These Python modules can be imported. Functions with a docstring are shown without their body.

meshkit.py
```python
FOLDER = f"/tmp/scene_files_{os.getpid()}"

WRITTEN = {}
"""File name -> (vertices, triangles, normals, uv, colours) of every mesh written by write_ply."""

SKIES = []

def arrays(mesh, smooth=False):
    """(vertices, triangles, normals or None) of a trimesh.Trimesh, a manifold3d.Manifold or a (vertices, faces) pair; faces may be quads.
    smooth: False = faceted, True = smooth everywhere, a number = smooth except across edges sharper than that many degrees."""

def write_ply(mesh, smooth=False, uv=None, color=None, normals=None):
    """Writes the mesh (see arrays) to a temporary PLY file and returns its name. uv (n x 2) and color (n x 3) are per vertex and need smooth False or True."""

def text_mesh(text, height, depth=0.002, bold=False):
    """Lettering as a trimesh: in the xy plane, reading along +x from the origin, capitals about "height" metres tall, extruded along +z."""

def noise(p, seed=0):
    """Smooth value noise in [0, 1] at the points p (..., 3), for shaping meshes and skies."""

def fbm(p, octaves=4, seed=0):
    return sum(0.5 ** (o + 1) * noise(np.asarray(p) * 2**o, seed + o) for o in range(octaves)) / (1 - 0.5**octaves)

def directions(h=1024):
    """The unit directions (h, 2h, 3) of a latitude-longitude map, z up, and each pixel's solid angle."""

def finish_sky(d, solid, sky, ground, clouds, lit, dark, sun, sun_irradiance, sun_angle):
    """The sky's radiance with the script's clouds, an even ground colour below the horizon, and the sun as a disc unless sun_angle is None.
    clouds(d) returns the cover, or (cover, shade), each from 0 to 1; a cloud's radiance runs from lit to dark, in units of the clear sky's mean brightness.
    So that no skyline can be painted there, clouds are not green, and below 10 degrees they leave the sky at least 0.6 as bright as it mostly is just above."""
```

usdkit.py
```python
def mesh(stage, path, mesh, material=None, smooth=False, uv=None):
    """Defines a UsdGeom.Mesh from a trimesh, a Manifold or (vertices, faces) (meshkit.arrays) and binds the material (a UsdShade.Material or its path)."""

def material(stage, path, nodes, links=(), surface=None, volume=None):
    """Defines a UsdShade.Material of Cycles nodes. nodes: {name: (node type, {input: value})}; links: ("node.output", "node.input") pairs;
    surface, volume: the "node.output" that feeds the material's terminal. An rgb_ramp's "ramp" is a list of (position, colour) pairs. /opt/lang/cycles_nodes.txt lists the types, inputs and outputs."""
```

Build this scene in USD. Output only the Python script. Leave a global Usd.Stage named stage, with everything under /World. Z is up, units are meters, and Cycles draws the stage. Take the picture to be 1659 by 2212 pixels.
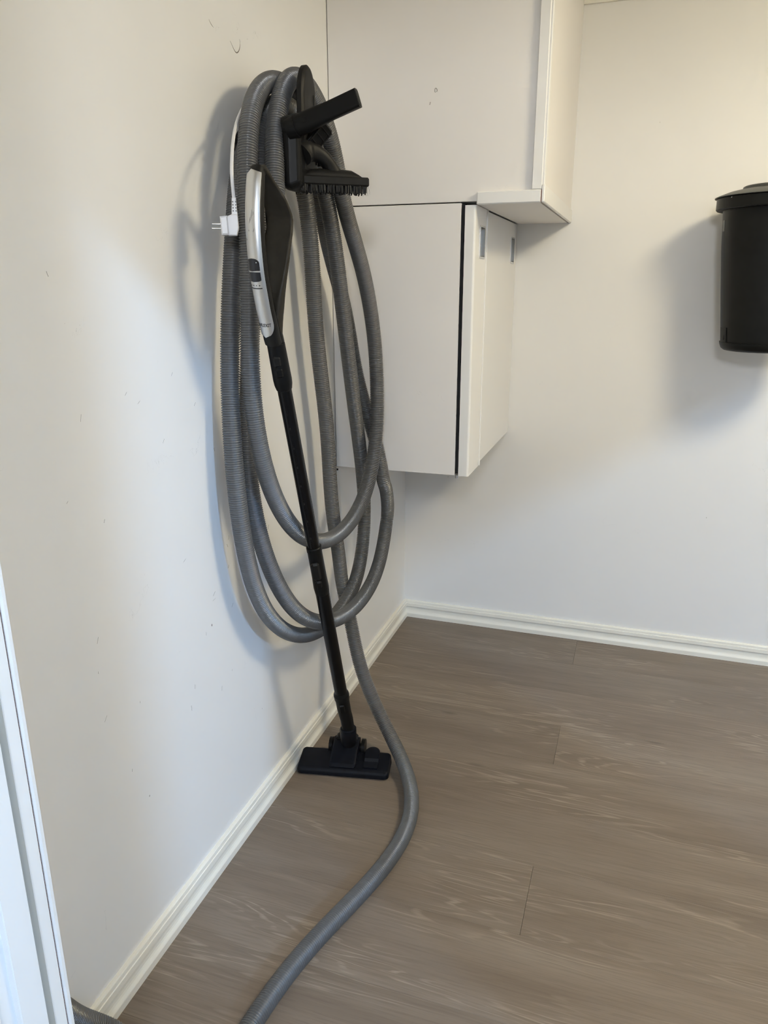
import math, random
import numpy as np, trimesh, manifold3d, shapely
import usdkit, meshkit
from shapely.geometry import Polygon
from pxr import Usd, UsdGeom, UsdLux, UsdShade, Sdf, Gf, Vt

random.seed(7); rng = np.random.default_rng(7)
stage = Usd.Stage.CreateInMemory()
UsdGeom.SetStageUpAxis(stage, UsdGeom.Tokens.z)
UsdGeom.SetStageMetersPerUnit(stage, 1.0)
world = UsdGeom.Xform.Define(stage, '/World'); stage.SetDefaultPrim(world.GetPrim())
UsdGeom.Scope.Define(stage, '/World/Looks')

# ------------------------------------------------------------------ camera, light, exposure
# x = out from the left wall, y = 0 at the back wall (the room lies at -y), z up
cam = UsdGeom.Camera.Define(stage, '/World/camera')
RIGHT = (0.94812540, 0.31788511, -0.00269936); DOWN = (0.09007399, -0.27677902, -0.95670270); FWD = (-0.30486867, 0.90683098, -0.29105440)
EYE = (0.88735756, -2.92076692, 1.40304631)
M = Gf.Matrix4d(*RIGHT, 0, *[-v for v in DOWN], 0, *[-v for v in FWD], 0, *EYE, 1)
cam.AddTransformOp().Set(M)
cam.CreateHorizontalApertureAttr(36.0); cam.CreateVerticalApertureAttr(48.0)
cam.CreateFocalLengthAttr(36.0 * 1621.29 / 1659)
cam.CreateClippingRangeAttr(Gf.Vec2f(0.05, 50))
cam.CreateExposureAttr(0.0)

LAMP = (1.84, -1.36, 2.27)          # warm ceiling lamp of the room (its light is built with the lamp)
LAMP_POWER, LAMP_COLOR = 56.5, (1.0, 0.87, 0.60)
HALL_FILL_POWER = 76.0
DAY_POWER, DAY_COLOR = 1500.0, (0.32, 0.58, 1.0)
day = UsdLux.RectLight.Define(stage, '/World/daylight')   # daylight coming in at the high hall window behind the camera
day.CreateWidthAttr(0.34); day.CreateHeightAttr(1.00)
day.CreateIntensityAttr(DAY_POWER); day.CreateColorAttr(Gf.Vec3f(*DAY_COLOR))
day.AddTranslateOp().Set(Gf.Vec3d(6.656, -5.50, 4.50)); day.AddRotateYOp().Set(90.0)
sky = UsdLux.DomeLight.Define(stage, '/World/sky'); sky.CreateIntensityAttr(0.5); sky.CreateColorAttr(Gf.Vec3f(0.7, 0.85, 1.0))

# ------------------------------------------------------------------ materials
LK = '/World/Looks/'
def plain(name, color, rough=0.5, **kw):
    return usdkit.material(stage, LK + name, {'p': ('principled_bsdf', dict(base_color=color, roughness=rough, **kw))}, [], surface='p.BSDF')
def textured(name, color, rough, scale, amp, bump=0.0, bdist=0.001, **kw):
    """A colour with a little uneven tone and fine relief."""
    c = np.array(color)
    nodes = {'g': ('geometry', {}), 'n': ('noise_texture', dict(scale=scale, detail=4, roughness=0.6)),
             'r': ('rgb_ramp', {'ramp': [(0.3, tuple(c * (1 - amp))), (0.7, tuple(np.minimum(c * (1 + amp), 1)))]}),
             'p': ('principled_bsdf', dict(roughness=rough, **kw))}
    links = [('g.position', 'n.vector'), ('n.fac', 'r.fac'), ('r.color', 'p.base_color')]
    if bump:
        nodes['f'] = ('noise_texture', dict(scale=900, detail=2)); nodes['b'] = ('bump', dict(strength=bump, distance=bdist))
        links += [('g.position', 'f.vector'), ('f.fac', 'b.height'), ('b.normal', 'p.normal')]
    return usdkit.material(stage, LK + name, nodes, links, surface='p.BSDF')
def wall_material(name, color, scuffs):
    """Painted board: faint mottling, small dark flecks and hairline scratches (wear of the paint itself)."""
    c = np.array(color)
    nodes = {'g': ('geometry', {}),
        'n': ('noise_texture', dict(scale=2.2, detail=4, roughness=0.6)),
        'r': ('rgb_ramp', {'ramp': [(0.3, tuple(c * 0.975)), (0.7, tuple(c))]}),
        'vm': ('mapping', dict(mapping_type='point', scale=(9, 9, 6))),
        'v': ('voronoi_texture', dict(scale=1.0, randomness=1.0)),
        'vd': ('map_range', dict(from_min=0.012, from_max=0.022, to_min=1, to_max=0, clamp=True)),
        'sep': ('separate_color', {}),
        'pick': ('math', dict(math_type='greater_than', value2=0.55)),
        'dot': ('math', dict(math_type='multiply')),
        'sn': ('noise_texture', dict(scale=3.4, detail=6, roughness=0.62, distortion=0.6)),
        's1': ('math', dict(math_type='subtract', value2=0.5)), 's2': ('math', dict(math_type='absolute')),
        's3': ('map_range', dict(from_min=0.0002, from_max=0.0012, to_min=1, to_max=0, clamp=True)),
        'mk': ('noise_texture', dict(scale=7.0, detail=1)),
        'mk2': ('map_range', dict(from_min=0.64, from_max=0.70, to_min=0, to_max=0.35, clamp=True)),
        's4': ('math', dict(math_type='multiply')),
        'mx': ('math', dict(math_type='maximum')), 'amt': ('math', dict(math_type='multiply', value2=scuffs)),
        'mix': ('mix_color', dict(b=(0.16, 0.14, 0.12))),
        'f': ('noise_texture', dict(scale=420, detail=2)), 'b': ('bump', dict(strength=0.12, distance=0.0004)),
        'p': ('principled_bsdf', dict(roughness=0.48, specular_ior_level=0.4))}
    links = [('g.position', 'n.vector'), ('n.fac', 'r.fac'), ('g.position', 'vm.vector'), ('vm.vector', 'v.vector'), ('v.distance', 'vd.value'),
        ('v.color', 'sep.color'), ('sep.r', 'pick.value1'), ('vd.result', 'dot.value1'), ('pick.value', 'dot.value2'),
        ('g.position', 'sn.vector'), ('sn.fac', 's1.value1'), ('s1.value', 's2.value1'), ('s2.value', 's3.value'),
        ('g.position', 'mk.vector'), ('mk.fac', 'mk2.value'), ('s3.result', 's4.value1'), ('mk2.result', 's4.value2'),
        ('dot.value', 'mx.value1'), ('s4.value', 'mx.value2'), ('mx.value', 'amt.value1'),
        ('r.color', 'mix.a'), ('amt.value', 'mix.fac'), ('mix.result', 'p.base_color'),
        ('g.position', 'f.vector'), ('f.fac', 'b.height'), ('b.normal', 'p.normal')]
    return usdkit.material(stage, LK + name, nodes, links, surface='p.BSDF')
def oak_material(name):
    """Limed oak: long grain, pale cathedral figure, fine pores, a knot here and there; every plank from another log."""
    nodes = {'g': ('geometry', {}), 'o': ('object_info', {}),
        'off': ('vector_math', dict(math_type='scale', vector1=(31.0, 17.0, 9.0))),
        'add': ('vector_math', dict(math_type='add')),
        'm1': ('mapping', dict(mapping_type='point', scale=(0.55, 6.5, 1))),
        'n1': ('noise_texture', dict(scale=1.5, detail=3, roughness=0.5, distortion=0.35)),
        'k1': ('math', dict(math_type='multiply', value2=120.0)), 'k2': ('math', dict(math_type='sine')),
        'k3': ('map_range', dict(from_min=0.45, from_max=1.0, to_min=0, to_max=1, clamp=True)),
        'm2': ('mapping', dict(mapping_type='point', scale=(9, 260, 1))), 'n2': ('noise_texture', dict(scale=1.0, detail=3, roughness=0.65)),
        'pr': ('map_range', dict(from_min=0.42, from_max=0.68, to_min=0, to_max=1, clamp=True)),
        'm3': ('mapping', dict(mapping_type='point', scale=(1.0, 9, 1))), 'n3': ('noise_texture', dict(scale=1.4, detail=3)),
        'base': ('rgb_ramp', {'ramp': [(0.28, (0.146, 0.113, 0.085)), (0.5, (0.186, 0.148, 0.114)), (0.72, (0.218, 0.180, 0.143))]}),
        'mp': ('mapping', dict(mapping_type='point', scale=(2.0, 7, 1))), 'mn': ('noise_texture', dict(scale=1.1, detail=1)),
        'mr': ('map_range', dict(from_min=0.44, from_max=0.60, to_min=0.12, to_max=1.0, clamp=True)),
        'lim': ('math', dict(math_type='multiply')), 'lim2': ('math', dict(math_type='multiply')),
        'mixl': ('mix_color', dict(b=(0.40, 0.345, 0.28))),
        'pamt': ('math', dict(math_type='multiply', value2=0.42)), 'mixp': ('mix_color', dict(b=(0.110, 0.083, 0.062))),
        'mk': ('mapping', dict(mapping_type='point', scale=(1.5, 4.6, 1))), 'vk': ('voronoi_texture', dict(scale=1.3)),
        'kd': ('map_range', dict(from_min=0.015, from_max=0.075, to_min=0.8, to_max=0, clamp=True)),
        'mixk': ('mix_color', dict(b=(0.10, 0.075, 0.058))),
        'tone': ('map_range', dict(from_min=0, from_max=1, to_min=0.93, to_max=1.08)),
        'tint': ('hsv', dict(hue=0.5, saturation=1.0)),
        'b': ('bump', dict(strength=0.12, distance=0.0006)),
        'p': ('principled_bsdf', dict(roughness=0.46, specular_ior_level=0.45))}
    links = [('o.random', 'off.scale'), ('g.position', 'add.vector1'), ('off.vector', 'add.vector2'),
        ('add.vector', 'm1.vector'), ('m1.vector', 'n1.vector'), ('n1.fac', 'k1.value1'), ('k1.value', 'k2.value1'), ('k2.value', 'k3.value'),
        ('add.vector', 'm2.vector'), ('m2.vector', 'n2.vector'), ('n2.fac', 'pr.value'),
        ('add.vector', 'm3.vector'), ('m3.vector', 'n3.vector'), ('n3.fac', 'base.fac'),
        ('add.vector', 'mp.vector'), ('mp.vector', 'mn.vector'), ('mn.fac', 'mr.value'),
        ('k3.result', 'lim.value1'), ('mr.result', 'lim.value2'), ('lim.value', 'lim2.value1'), ('pr.result', 'lim2.value2'),
        ('base.color', 'mixl.a'), ('lim2.value', 'mixl.fac'),
        ('pr.result', 'pamt.value1'), ('mixl.result', 'mixp.a'), ('pamt.value', 'mixp.fac'),
        ('add.vector', 'mk.vector'), ('mk.vector', 'vk.vector'), ('vk.distance', 'kd.value'), ('mixp.result', 'mixk.a'), ('kd.result', 'mixk.fac'),
        ('o.random', 'tone.value'), ('mixk.result', 'tint.color'), ('tone.result', 'tint.value'), ('tint.color', 'p.base_color'),
        ('pr.result', 'b.height'), ('b.normal', 'p.normal')]
    return usdkit.material(stage, LK + name, nodes, links, surface='p.BSDF')

WALL = wall_material('wall_paint', (0.80, 0.79, 0.765), 1.0)
WALLB = wall_material('wall_paint_clean', (0.80, 0.79, 0.765), 0.45)
CEIL = plain('ceiling_paint', (0.82, 0.81, 0.79), 0.7)
PANEL = wall_material('white_panel', (0.84, 0.81, 0.775), 0.25)
DOORW = plain('white_lacquer', (0.82, 0.81, 0.785), 0.38)
TRIM = textured('cream_trim', (0.80, 0.775, 0.69), 0.35, 9, 0.02)
JAMB = plain('jamb_white', (0.80, 0.81, 0.80), 0.35)
WOODEDGE = plain('bare_wood_edge', (0.20, 0.09, 0.06), 0.7)
OAK = oak_material('limed_oak')
SUB = plain('subfloor', (0.06, 0.05, 0.04), 0.9)
STOP_SHADE = plain('stop_shade_grey', (0.36, 0.37, 0.345), 0.6)
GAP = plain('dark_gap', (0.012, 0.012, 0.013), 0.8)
HOSE = textured('hose_grey', (0.135, 0.135, 0.135), 0.25, 6, 0.08, specular_ior_level=0.6, metallic=0.3)
BLACK = textured('black_plastic', (0.007, 0.007, 0.007), 0.40, 40, 0.15, bump=0.10, bdist=0.0004, specular_ior_level=0.13)
BLACK2 = textured('black_plastic_satin', (0.011, 0.0105, 0.0098), 0.45, 40, 0.15, bump=0.15, bdist=0.0004, specular_ior_level=0.17)
ARMBLK = textured('arm_plastic', (0.026, 0.0225, 0.017), 0.45, 40, 0.2, bump=0.15, bdist=0.0004, specular_ior_level=0.2)
TUBE = plain('black_gloss_tube', (0.004, 0.004, 0.0045), 0.25, specular_ior_level=0.2)
NAVY = textured('blue_black_plastic', (0.0055, 0.0068, 0.011), 0.45, 60, 0.2, bump=0.12, bdist=0.0004, specular_ior_level=0.15)
BRISTLE = plain('bristle', (0.01, 0.01, 0.01), 0.6)
CHROME = plain('chrome', (0.72, 0.73, 0.74), 0.22, metallic=1.0)
STEEL = plain('steel', (0.6, 0.6, 0.6), 0.3, metallic=1.0)
SILVER = usdkit.material(stage, LK + 'brushed_silver', {'g': ('geometry', {}), 'm': ('mapping', dict(mapping_type='point', scale=(60, 60, 7))),
    'n': ('noise_texture', dict(scale=1.0, detail=4, roughness=0.7)), 'r': ('map_range', dict(from_min=0.69, from_max=0.73, to_min=0, to_max=0.7, clamp=True)),
    'c': ('mix_color', dict(a=(0.63, 0.63, 0.62), b=(0.12, 0.12, 0.11))), 'p': ('principled_bsdf', dict(metallic=0.85, roughness=0.30))},
    [('g.position', 'm.vector'), ('m.vector', 'n.vector'), ('n.fac', 'r.value'), ('r.result', 'c.fac'), ('c.result', 'p.base_color')], surface='p.BSDF')
SWITCH = plain('switch_black', (0.010, 0.012, 0.018), 0.18)
INK = plain('ink', (0.012, 0.012, 0.015), 0.5)
LED = plain('white_dot', (0.9, 0.9, 0.88), 0.3)
WHITEPL = plain('white_plastic', (0.80, 0.79, 0.80), 0.35)
CORDW = plain('white_cord', (0.74, 0.735, 0.74), 0.45)
BIN = textured('bin_plastic', (0.0085, 0.0092, 0.0092), 0.40, 30, 0.15, bump=0.12, bdist=0.0004, specular_ior_level=0.17)
LID = textured('bin_lid_plastic', (0.055, 0.057, 0.052), 0.40, 30, 0.1, bump=0.12, bdist=0.0004, specular_ior_level=0.35)
STICKER = plain('grey_sticker', (0.16, 0.16, 0.15), 0.5)
GLASS = usdkit.material(stage, LK + 'window_pane', {'t': ('transparent_bsdf', {}), 'g': ('glossy_bsdf', dict(roughness=0.02)), 'm': ('mix_closure', dict(fac=0.05))},
    [('t.BSDF', 'm.closure1'), ('g.BSDF', 'm.closure2')], surface='m.closure')
OPAL2 = plain('opal_fill_hall', (0.9, 0.88, 0.82), 0.3, emission_color=(0.93, 0.96, 1.0), emission_strength=HALL_FILL_POWER)
OPAL = plain('opal_glass', (0.9, 0.88, 0.82), 0.3, emission_color=LAMP_COLOR, emission_strength=LAMP_POWER)

# ------------------------------------------------------------------ scene helpers
used = {}
def path_for(parent, name):
    base = (parent.GetPath().pathString if parent else '/World') + '/' + name
    k = used.get(base, -1) + 1; used[base] = k
    return base if k == 0 else '%s_%03d' % (base, k)
def tag(p, label=None, cat=None, group=None, kind=None):
    for k, v in (('label', label), ('category', cat), ('group', group), ('kind', kind)):
        if v: p.SetCustomDataByKey(k, v)
    return p
def thing(name, label=None, cat=None, loc=(0, 0, 0), rot=None, group=None, kind=None):
    x = UsdGeom.Xform.Define(stage, path_for(None, name)); x.AddTranslateOp().Set(Gf.Vec3d(*map(float, loc)))
    if rot is not None: x.AddRotateZOp().Set(float(rot))
    p = x.GetPrim(); ORIGIN[p.GetPath().pathString] = np.array(loc, float)
    return tag(p, label, cat, group, kind)
ORIGIN = {}
def origin(p):
    while p and p.GetPath().pathString not in ORIGIN and p.GetPath().pathString != '/World': p = p.GetParent()
    return ORIGIN.get(p.GetPath().pathString, np.zeros(3)) if p else np.zeros(3)
def add(name, mesh, mat, parent=None, smooth=False, label=None, cat=None, kind=None, group=None):
    """One Mesh prim; mesh given in world coordinates, stored relative to its thing."""
    o = origin(parent) if parent else np.zeros(3)
    if hasattr(mesh, 'to_mesh'):
        m = mesh.to_mesh(); mesh = trimesh.Trimesh(m.vert_properties[:, :3], m.tri_verts, process=False)
    if isinstance(mesh, (list, tuple)) and isinstance(mesh[0], trimesh.Trimesh): mesh = trimesh.util.concatenate(list(mesh))
    mesh = mesh.copy(); mesh.apply_translation(-o)
    p = usdkit.mesh(stage, path_for(parent, name), mesh, mat, smooth=smooth).GetPrim()
    return tag(p, label, cat, group, kind)

# ------------------------------------------------------------------ shape helpers
def hull(pts):
    return trimesh.convex.convex_hull(np.asarray(pts, float))
def box(lo, hi, c=0.0):
    """Box from corner to corner, edges chamfered by c."""
    lo, hi = np.minimum(lo, hi).astype(float), np.maximum(lo, hi).astype(float)
    if c <= 0: return trimesh.creation.box(bounds=[lo, hi])
    c = min(c, *((hi - lo) * 0.45)); P = []
    for s in np.ndindex(2, 2, 2):
        k = np.where(s, hi, lo); d = np.where(s, -c, c)
        for a in range(3):
            q = k + d; q[a] = k[a]; P.append(q)
    return hull(P)
def obox(center, axes, half, c=0.0):
    b = box(-np.array(half), np.array(half), c); T = np.eye(4); T[:3, :3] = np.array(axes, float).T; T[:3, 3] = center
    b.apply_transform(T); return b
def unit(v):
    v = np.asarray(v, float); return v / np.linalg.norm(v)
def resample(P, n):
    from scipy.interpolate import splprep, splev
    P = np.asarray(P, float); k = min(3, len(P) - 1)
    d = np.r_[0, np.cumsum(np.linalg.norm(np.diff(P, axis=0), axis=1))]
    tck, u = splprep(P.T, u=d, s=0, k=k)
    return np.array(splev(np.linspace(0, d[-1], n), tck)).T
def frames(P, ref):
    """Tangent, side (towards ref as far as possible) and third axis along a path, by parallel transport."""
    P = np.asarray(P, float); T = np.gradient(P, axis=0); T /= np.linalg.norm(T, axis=1, keepdims=True)
    if ref is not None:
        S = np.asarray(ref, float)[None] - T * (T @ np.asarray(ref, float))[:, None]; S /= np.linalg.norm(S, axis=1, keepdims=True)
    else:
        a = unit(np.cross(T[0], [0.3, 0.2, 0.9])); S = [a]
        for t in T[1:]:
            a = a - t * (a @ t); a /= np.linalg.norm(a); S.append(a)
        S = np.array(S)
    return T, S, np.cross(T, S)
def tube_mesh(rings, caps=True):
    """Rings (n, m, 3) joined into a closed skin."""
    n, m = rings.shape[:2]; V = rings.reshape(-1, 3)
    i = np.arange(n - 1)[:, None] * m; j = np.arange(m)[None]; k = (j + 1) % m
    a, b, c, d = (i + j).ravel(), (i + k).ravel(), (i + m + k).ravel(), (i + m + j).ravel()
    F = [np.stack([a, b, c], 1), np.stack([a, c, d], 1)]
    if caps:
        V = np.vstack([V, rings[0].mean(0), rings[-1].mean(0)]); jj = np.arange(m); kk = (jj + 1) % m
        F += [np.stack([kk, jj, np.full(m, n * m)], 1), np.stack([(n - 1) * m + jj, (n - 1) * m + kk, np.full(m, n * m + 1)], 1)]
    t = trimesh.Trimesh(V, np.vstack(F), process=False)
    if t.volume < 0: t.invert()
    return t
def sweep(P, ref, section, n=24):
    """section(t, angles) -> (side offset, third offset); t runs 0..1 along the path."""
    T, S, B = frames(P, ref); ang = np.linspace(0, 2 * np.pi, n, endpoint=False); R = []
    for k, t in enumerate(np.linspace(0, 1, len(P))):
        a, b = section(t, ang); R.append(P[k] + S[k] * a[:, None] + B[k] * b[:, None])
    return tube_mesh(np.array(R))
def sup(ang, a, b, e=2.6):
    """Rounded-rectangle section with half sizes a, b."""
    c, s = np.cos(ang), np.sin(ang)
    return a * np.sign(c) * np.abs(c) ** (2 / e), b * np.sign(s) * np.abs(s) ** (2 / e)
def rod(p0, p1, r0, r1=None, n=24):
    p0, p1 = np.asarray(p0, float), np.asarray(p1, float); r1 = r0 if r1 is None else r1
    return sweep(np.array([p0, p1]), None, lambda t, a: ((r0 + (r1 - r0) * t) * np.cos(a), (r0 + (r1 - r0) * t) * np.sin(a)), n)
def stations(pts, radii, n=28, per=1):
    """Turned body: a radius at each point of a path."""
    T, S, B = frames(np.asarray(pts, float), None); ang = np.linspace(0, 2 * np.pi, n, endpoint=False)
    return tube_mesh(np.array([p + (s[None] * np.cos(ang)[:, None] + b[None] * np.sin(ang)[:, None]) * r for p, s, b, r in zip(np.asarray(pts, float), S, B, radii)]))
def lathe(profile, center, n=64):
    """profile of (radius, z) closed on the axis; upright."""
    m = trimesh.creation.revolve(np.array(profile, float), sections=n); m.apply_translation(center); return m
def prism(poly, h, T=None):
    m = trimesh.creation.extrude_polygon(poly if isinstance(poly, Polygon) else Polygon(poly), h, engine='earcut')
    if T is not None: m.apply_transform(T)
    return m
def basis(o, ex, ey, ez):
    T = np.eye(4); T[:3, 0], T[:3, 1], T[:3, 2], T[:3, 3] = ex, ey, ez, o; return T

# ------------------------------------------------------------------ the room
CEILZ, XR, YF, YH = 2.385, 2.75, -2.384, -6.30      # ceiling height, right wall, front wall (with the door), far end of the hall
XE, HZ = 6.60, 5.30                                            # the hall is two storeys high, lit by a high window
floor = thing('floor', 'limed grey-brown oak plank floor', 'floor', kind='structure')
add('floor_base', box((-1.0, YH - 0.1, -0.10), (XE + 0.1, 0.1, -0.012)), SUB, floor)
ROW0, ROWW, PL = -0.2325, 0.2205, 2.40
edges = [0.0] + [ROW0 - k * ROWW for k in range(29)]
def row_joint(k): return 0.748 + {0: 0.0, 1: 0.80, 2: -0.80}[k % 3]
for k in range(28):
    y1, y0 = edges[k], edges[k + 1]
    if y0 < YH: break
    xs, j = [-0.9 if y1 <= YF else 0.0], row_joint(k) - 2 * PL
    while j < XE:
        if j > xs[0] + 0.02: xs.append(j)
        j += PL
    xs.append(XE)
    for a, b in zip(xs[:-1], xs[1:]):
        add('plank', box((a + 0.00025, y0 + 0.0001, -0.012), (b - 0.00025, y1 - 0.0001, rng.uniform(-0.0001, 0.0001)), 0.0004), OAK, floor)

wall_left = thing('wall_left', 'white painted wall the hose hangs on', 'wall', kind='structure')
add('wall_face', box((-0.12, YF, -0.012), (0, 0.12, CEILZ)), WALL, wall_left)
def ribbon(pts, w):
    """A pencil-thin scuff lying on the left wall: (y, z) points."""
    p = np.array(pts, float); P = np.c_[np.full(len(p), 0.0), p]
    if len(p) > 2: P = resample(P, 4 * len(p))
    return sweep(P, (0, 0, 1), lambda t, a: (w * math.sin(math.pi * (0.1 + 0.8 * t)) * np.cos(a), 0.00025 * np.sin(a)), 6)
marks = [ribbon([(-1.300, 1.898), (-1.288, 1.888), (-1.275, 1.882), (-1.262, 1.890), (-1.256, 1.903), (-1.257, 1.912)], 0.0011), ribbon([(-1.383, 1.915), (-1.374, 1.908), (-1.366, 1.905)], 0.0008),
         ribbon([(-1.235, 0.797), (-1.239, 0.785)], 0.0016), ribbon([(-1.926, 1.423), (-1.923, 1.415)], 0.0014)]
for px in range(26):
    y, z = rng.uniform(-1.95, -1.42), rng.uniform(0.45, 1.25); a = rng.normal(1.2, 0.5); L = rng.uniform(0.004, 0.014)
    marks.append(ribbon([(y, z), (y + L * math.cos(a), z + L * math.sin(a))], rng.uniform(0.0005, 0.0012)))
add('scuff_marks', marks, plain('scuff', (0.17, 0.15, 0.13), 0.7), wall_left, kind='stuff')
wall_back = thing('wall_back', 'white painted back wall with the cabinet and the bin', 'wall', kind='structure')
add('wall_face', box((0, 0, -0.012), (XR + 0.1, 0.12, CEILZ)), WALLB, wall_back)
wall_right = thing('wall_right', 'white right wall with a wide opening to the hall, outside the picture', 'wall', kind='structure')
OY, OZ = -0.45, 2.05
add('wall_face', box((XR, OY, -0.012), (XR + 0.1, 0.12, CEILZ)), WALLB, wall_right)
add('wall_face', box((XR, YF, OZ), (XR + 0.1, OY, CEILZ)), WALLB, wall_right)
ceiling = thing('ceiling', 'white ceiling', 'ceiling', kind='structure')
add('ceiling_board', box((-0.12, YF - 0.088, CEILZ), (XR + 0.1, 0.12, CEILZ + 0.1)), CEIL, ceiling)

add('hall_ceiling', box((-1.0, YH - 0.1, HZ), (XE + 0.1, 0.12, HZ + 0.1)), CEIL, ceiling)
wall_front = thing('wall_front', 'white wall with the doorway the camera looks through', 'wall', kind='structure')
DX0, DX1, DZ = 0.27, 1.90, 2.05
add('wall_face', box((-0.9, YF - 0.088, -0.012), (0.268, YF, HZ)), WALLB, wall_front)
add('wall_face', box((DX1 + 0.03, YF - 0.088, -0.012), (XR + 0.1, YF, HZ)), WALLB, wall_front)
add('wall_face', box((-0.12, YF - 0.088, DZ + 0.03), (DX1 + 0.03, YF, HZ)), WALLB, wall_front)
# the hall behind the camera and to the right, two storeys high; a high window in its far end lets the daylight in
wall_hall = thing('wall_hall', 'white walls of the hall behind the camera', 'wall', kind='structure')
add('wall_face', box((-1.0, YH, -0.012), (-0.9, YF, HZ)), WALLB, wall_hall)
add('wall_face', box((-1.0, YH - 0.1, -0.012), (XE + 0.1, YH, HZ)), WALLB, wall_hall)
add('wall_face', box((XR + 0.1, 0.0, -0.012), (XE + 0.1, 0.12, HZ)), WALLB, wall_hall)
add('post', box((XR + 0.02, -3.58, -0.012), (XR + 0.12, -3.39, HZ)), WALLB, wall_hall)  # unseen post, added to block daylight from part of the left wall
wall_end = thing('wall_end', 'white end wall of the hall with a high window', 'wall', kind='structure')
WY0, WY1, WZ0, WZ1 = -5.67, -5.33, 4.00, 5.00
for lo, hi in (((YH, -0.012), (WY0, HZ)), ((WY1, -0.012), (0.0, HZ)), ((WY0, -0.012), (WY1, WZ0)), ((WY0, WZ1), (WY1, HZ))):
    add('wall_face', box((XE, lo[0], lo[1]), (XE + 0.1, hi[0], hi[1])), WALLB, wall_end)
win = thing('window_1', 'high hall window outside the picture', 'window', kind='structure')
fr = Polygon([(WY0, WZ0), (WY1, WZ0), (WY1, WZ1), (WY0, WZ1)], [[(WY0 + .035, WZ0 + .035), (WY0 + .035, WZ1 - .035), (WY1 - .035, WZ1 - .035), (WY1 - .035, WZ0 + .035)]])
add('window_frame', prism(fr, 0.04, basis((XE + 0.01, 0, 0), (0, 1, 0), (0, 0, 1), (1, 0, 0))), JAMB, win)
add('pane', box((XE + 0.024, WY0 + .035, WZ0 + .035), (XE + 0.028, WY1 - .035, WZ1 - .035)), GLASS, win)

# skirting and cornice
BH = 0.076
PROF = [(0, 0), (0.0167, 0), (0.0167, 0.0165), (0.0160, 0.0185), (0.0118, 0.0255), (0.0102, 0.0300), (0.0095, 0.0370), (0.0098, 0.0440), (0.0108, 0.0475),
        (0.0132, 0.0482), (0.0138, 0.0495), (0.0128, 0.0625), (0.0112, 0.0635), (0.0108, 0.0645), (0.0096, 0.0725), (0.0078, 0.0752), (0.004, BH), (0, BH)]
def moulding(prof, p0, p1, out, m0=0, m1=0, flip=False):
    """A profile (distance out from the wall, z) run from p0 to p1; m0, m1 = +1 mitres that end for an inner corner."""
    p0, p1, out = np.array(p0, float), np.array(p1, float), np.array(out, float); d = unit(p1 - p0); R = []
    for p, s in ((p0, m0), (p1, -m1)):
        R.append([p + out * a + np.array([0, 0, z]) + d * (s * a) for a, z in prof])
    return tube_mesh(np.array(R), caps=False)
add('baseboard_left', moulding(PROF, (0, YF, 0), (0, 0, 0), (1, 0, 0), 0, 1), TRIM, None, kind='structure', label='cream moulded skirting along the left wall', cat='skirting')
add('baseboard_back', moulding(PROF, (0, 0, 0), (XR, 0, 0), (0, -1, 0), 1, 1), TRIM, None, kind='structure', label='cream moulded skirting along the back wall', cat='skirting')
add('baseboard_right', moulding(PROF, (XR, OY, 0), (XR, 0, 0), (-1, 0, 0), 0, 1), TRIM, None, kind='structure', label='cream skirting along the right wall, out of view', cat='skirting')
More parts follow.
